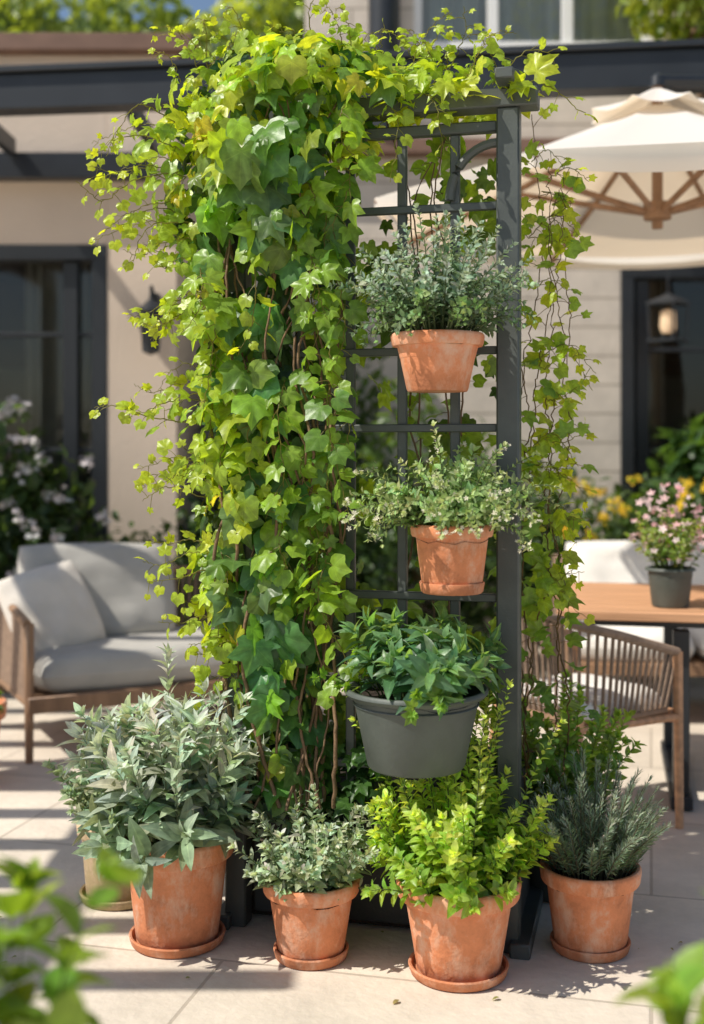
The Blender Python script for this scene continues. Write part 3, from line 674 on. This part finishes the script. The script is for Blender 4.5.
# ---------------------------------------------------------------- umbrella
m=MB(); n=8; re=1.24
def canopy(r0,r1,z0,z1,sag,nr=8,rot=.2,seg=6):
    vs=[];fs=[]
    for i in range(nr+1):
        t=i/nr; r=r0+(r1-r0)*t
        for k in range(n*seg):
            kk=k/seg; fr2=kk-int(kk); a0_=2*math.pi*int(kk)/n+rot; a1_=a0_+2*math.pi/n
            x=(1-fr2)*math.cos(a0_)+fr2*math.cos(a1_); y=(1-fr2)*math.sin(a0_)+fr2*math.sin(a1_)
            bulge=4*fr2*(1-fr2)
            z=z0+(z1-z0)*t - sag*math.sin(math.pi*t)*.5 - .03*bulge*t
            vs.append((x*r*(1-.03*bulge*t),y*r*(1-.03*bulge*t),z))
    N_=n*seg
    for i in range(nr):
        for k in range(N_): fs.append([i*N_+k,(i+1)*N_+k,(i+1)*N_+(k+1)%N_,i*N_+(k+1)%N_])
    return vs,fs
v1,f1=canopy(.05,re,2.82,2.38,.04); m.addm(v1,f1,M_CANVAS,True)
v1,f1=canopy(re+.002,re+.004,2.379,2.32,0,2); m.addm(v1,f1,M_CANVAS,True)
v1,f1=canopy(.02,.30,2.90,2.80,.03,4); m.addm(v1,f1,M_CANVAS,True)
can=m.obj('canopy')
m=MB(); 
for k in range(n):
    a=2*math.pi*k/n+.2; c_,s_=math.cos(a),math.sin(a)
    m.tube([(.04*c_,.04*s_,2.78),(re*c_*.5,re*s_*.5,2.555),(re*c_,re*s_,2.355)],.014,M_WOODD,n=6)
    m.tube([(.05*c_,.05*s_,2.37),(re*.55*c_,re*.55*s_,2.53)],.014,M_WOODD,n=6)
m.tube([(0,0,2.30),(0,0,2.93)],.024,M_WOODD); m.lathe([(0,2.42),(.06,2.41),(.06,2.34),(0,2.33)],M_WOODD,n=12); m.lathe([(0,2.97),(.03,2.95),(.035,2.91),(0,2.90)],M_BLACK,n=10)
rb_=m.obj('ribs')
m=MB(); m.tube([(0,0,2.93),(1.0,.4,3.05),(2.0,.8,2.9)],.03,M_BLACK); m.tube([(2.0,.8,0),(2.0,.8,3.0)],.04,M_BLACK); m.box((2.0,.8,.04),(.8,.8,.08),M_BLACK); ms_=m.obj('cantilever_mast')
group('patio_umbrella',[can,rb_,ms_],(1.31,5.15,0),0)

F=Fol(); stems(F,(0,0,.13),.06,44,.30,.75,OVAL,.04,.02,(.12,.21,.05),(.27,.38,.12),1.0,2)
P=[]
for i in range(120):
    a=R(0,6.28); r=.15*math.sqrt(R(0,1)); P.append((r*math.cos(a),r*math.sin(a),.42-r*r*5+R(-.14,.06)))
F.leaves(FLOWER,P,rng.normal(0,1,(120,3)),rng.normal(0,.4,(120,3))+np.array((0,-.6,.8)),rng.uniform(.011,.022,120),[mixc((.75,.36,.40),(.88,.74,.74),R(0,1)) for _ in P])
potted('flower_pot',(1.225,4.62,.7485),make_pot(0,0,0,.095,.07,.15,M_GREYPOT,None,.08),F)
F=Fol(); stems(F,(0,0,.25),.1,20,.2,.9,OVAL,.05,.02,(.05,.1,.03),(.1,.2,.05))
potted('potted_shrub',(-1.57,4.85,0),make_pot(0,0,0,.17,.12,.33,M_TERRA),F)

# ---------------------------------------------------------------- background shrubs
def shrub(name,c,rad,n,T,size,c0,c1,flowers=0,fc=((.8,.8,.75),(.7,.7,.6)),fs=.05,stemn=10,mat=None):
    F=Fol(); P=[];D=[];Nn=[];S=[];C=[]
    c=np.array(c,float)
    for i in range(stemn):
        e=c+rng.normal(0,.35,3)*np.array(rad); F.tube([(c[0]+R(-.1,.1),c[1]+R(-.05,.05),0.0),((c[0]+e[0])/2,(c[1]+e[1])/2,e[2]*.5),e],.012,.004,(.1,.07,.04),1)
    k=0
    while k<n:
        v=rng.normal(0,1,3); v/=np.linalg.norm(v); r=R(.45,1.05); 
        l=noise.noise(Vector(v*2.2)+Vector(c)); r*=1+.55*l
        if noise.noise(Vector(v*5)+Vector(c)*2)<-.22: continue
        p_=c+v*np.array(rad)*r
        if p_[2]<.02: continue
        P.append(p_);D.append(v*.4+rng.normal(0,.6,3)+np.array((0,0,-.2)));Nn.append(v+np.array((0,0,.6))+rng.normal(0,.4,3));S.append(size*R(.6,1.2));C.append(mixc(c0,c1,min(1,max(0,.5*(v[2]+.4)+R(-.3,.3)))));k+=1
    F.leaves(T,P,D,Nn,S,C)
    P=[]
    for i in range(flowers):
        v=rng.normal(0,1,3); v/=np.linalg.norm(v); v[1]=-abs(v[1]); v[2]=abs(v[2])*1.2-.2
        r=(1+.5*noise.noise(Vector(v*2.2)+Vector(c)))*1.05; b0=c+v*np.array(rad)*r
        for j in range(11): P.append(b0+rng.normal(0,.022,3))
    if P: F.leaves(FLOWER,P,rng.normal(0,1,(len(P),3)),rng.normal(0,.4,(len(P),3))+np.array((0,-.7,.7)),rng.uniform(.6,1.1,len(P))*fs,[mixc(fc[0],fc[1],R(0,1)) for _ in P])
    return F.obj(name,[mat or M_LEAF,M_BARK])
DG=(.03,.065,.022); LG=(.11,.19,.045)
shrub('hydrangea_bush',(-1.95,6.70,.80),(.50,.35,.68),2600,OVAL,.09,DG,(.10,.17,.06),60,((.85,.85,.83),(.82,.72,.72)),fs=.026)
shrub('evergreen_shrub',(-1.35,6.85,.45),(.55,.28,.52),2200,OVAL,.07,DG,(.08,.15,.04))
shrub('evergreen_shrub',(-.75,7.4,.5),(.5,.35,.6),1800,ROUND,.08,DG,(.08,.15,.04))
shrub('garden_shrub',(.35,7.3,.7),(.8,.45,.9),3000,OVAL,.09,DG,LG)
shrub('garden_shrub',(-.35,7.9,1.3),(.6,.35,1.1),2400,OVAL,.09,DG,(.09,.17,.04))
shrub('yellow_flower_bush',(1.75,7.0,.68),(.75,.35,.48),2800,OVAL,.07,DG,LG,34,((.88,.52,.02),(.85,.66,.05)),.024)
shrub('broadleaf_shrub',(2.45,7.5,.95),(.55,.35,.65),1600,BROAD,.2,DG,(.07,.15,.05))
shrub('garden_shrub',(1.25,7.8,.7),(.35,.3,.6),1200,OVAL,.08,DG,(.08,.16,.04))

def tree(name,x,y,th,cr,n,size,c0,c1,clumps=26):
    F=Fol(); tip=np.array((x,y,th))
    F.tube([(x,y,0),(x+.1,y,th*.4),(x-.05,y,th*.75),tip],.16,.06,(.1,.07,.05),1,8)
    for i in range(clumps):
        v=rng.normal(0,1,3); v/=np.linalg.norm(v); cc=tip+v*np.array(cr)*R(.4,.95); F.tube([np.array((x,y,th*R(.6,.95))),(tip+cc)/2+rng.normal(0,.15,3),cc],.05,.015,(.1,.07,.05),1,5)
        m_=n//clumps; w=rng.normal(0,1,(m_,3)); w=nrm(w)*rng.uniform(.4,1,(m_,1))**.5; P=cc+w*R(.45,.75)*np.array((1,1,.7))
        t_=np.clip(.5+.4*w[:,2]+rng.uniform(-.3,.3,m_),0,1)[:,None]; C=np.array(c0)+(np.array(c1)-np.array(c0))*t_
        F.leaves(OVAL,P,w*.5+rng.normal(0,.6,(m_,3))+np.array((0,0,-.4)),w+rng.normal(0,.4,(m_,3))+np.array((0,0,.5)),rng.uniform(.6,1.2,m_)*size,C)
    return F.obj(name,[M_LEAF,M_BARK])
tree('garden_tree',-2.9,11.5,4.9,(2.0,1.3,1.4),7000,.16,(.06,.12,.03),(.30,.38,.08))
tree('garden_tree',-.9,12.5,5.0,(1.5,1.2,1.3),5000,.16,(.06,.12,.03),(.32,.40,.08))
tree('garden_tree',2.35,7.5,4.50,(.75,.4,.42),3200,.10,(.10,.18,.03),(.40,.45,.08),14)
tree('garden_tree',-6.5,13,5.2,(2.2,1.5,1.8),4000,.18,(.05,.10,.02),(.18,.28,.06))

def tall_planter(x,y,hh):
    m=MB(); m.box((0,0,hh/2),(.34,.34,hh),M_PLANTER,b=.01); m.box((0,0,hh),(.30,.30,.03),M_SOIL); return [m.obj('planter')]
F=Fol(); stems(F,(0,0,.44),.13,16,.47,.42,ROUND,.085,.05,(.09,.18,.035),(.26,.40,.06),1.0,2,stemr=.002,grow=.7)
potted('foreground_shrub',(-.50,1.45,0),tall_planter(0,0,.45),F)
F=Fol(); stems(F,(0,0,.44),.12,16,.44,.42,ROUND,.085,.05,(.09,.18,.035),(.30,.44,.07),1.0,2,stemr=.002,grow=.7)
potted('foreground_shrub',(.55,1.48,0),tall_planter(0,0,.43),F)

# ---------------------------------------------------------------- light
S=Vector((-.68,-.30,.92)).normalized()
sun=bpy.data.lights.new('sun','SUN'); sun.energy=5; sun.angle=math.radians(.5); sun.color=(1,.945,.85)
so=bpy.data.objects.new('sun',sun); scene.collection.objects.link(so); so.rotation_euler=S.to_track_quat('Z','Y').to_euler(); so.location=(-5,-2,8)
w=bpy.data.worlds.new('World'); scene.world=w; w.use_nodes=True; nt=w.node_tree
sk=nt.nodes.new('ShaderNodeTexSky'); sk.sky_type='NISHITA'; sk.sun_disc=False; sk.sun_elevation=math.asin(S.z); sk.sun_rotation=math.atan2(S.x,S.y)
nt.links.new(sk.outputs[0],nt.nodes['Background'].inputs[0]); nt.nodes['Background'].inputs[1].default_value=.115
scene.view_settings.view_transform='Standard'; scene.view_settings.look='None'; scene.view_settings.exposure=0
cam=bpy.data.cameras.new('camera'); co=bpy.data.objects.new('camera',cam); scene.collection.objects.link(co); scene.camera=co
co.location=(0,0,1.35); co.rotation_euler=(math.radians(90),0,0)
cam.sensor_fit='VERTICAL'; cam.sensor_height=36; cam.sensor_width=24.75; cam.lens=42.2; cam.shift_y=-62/1024; cam.clip_end=300; cam.clip_start=.05
cam.dof.use_dof=True; cam.dof.focus_distance=3.2; cam.dof.aperture_fstop=1.5
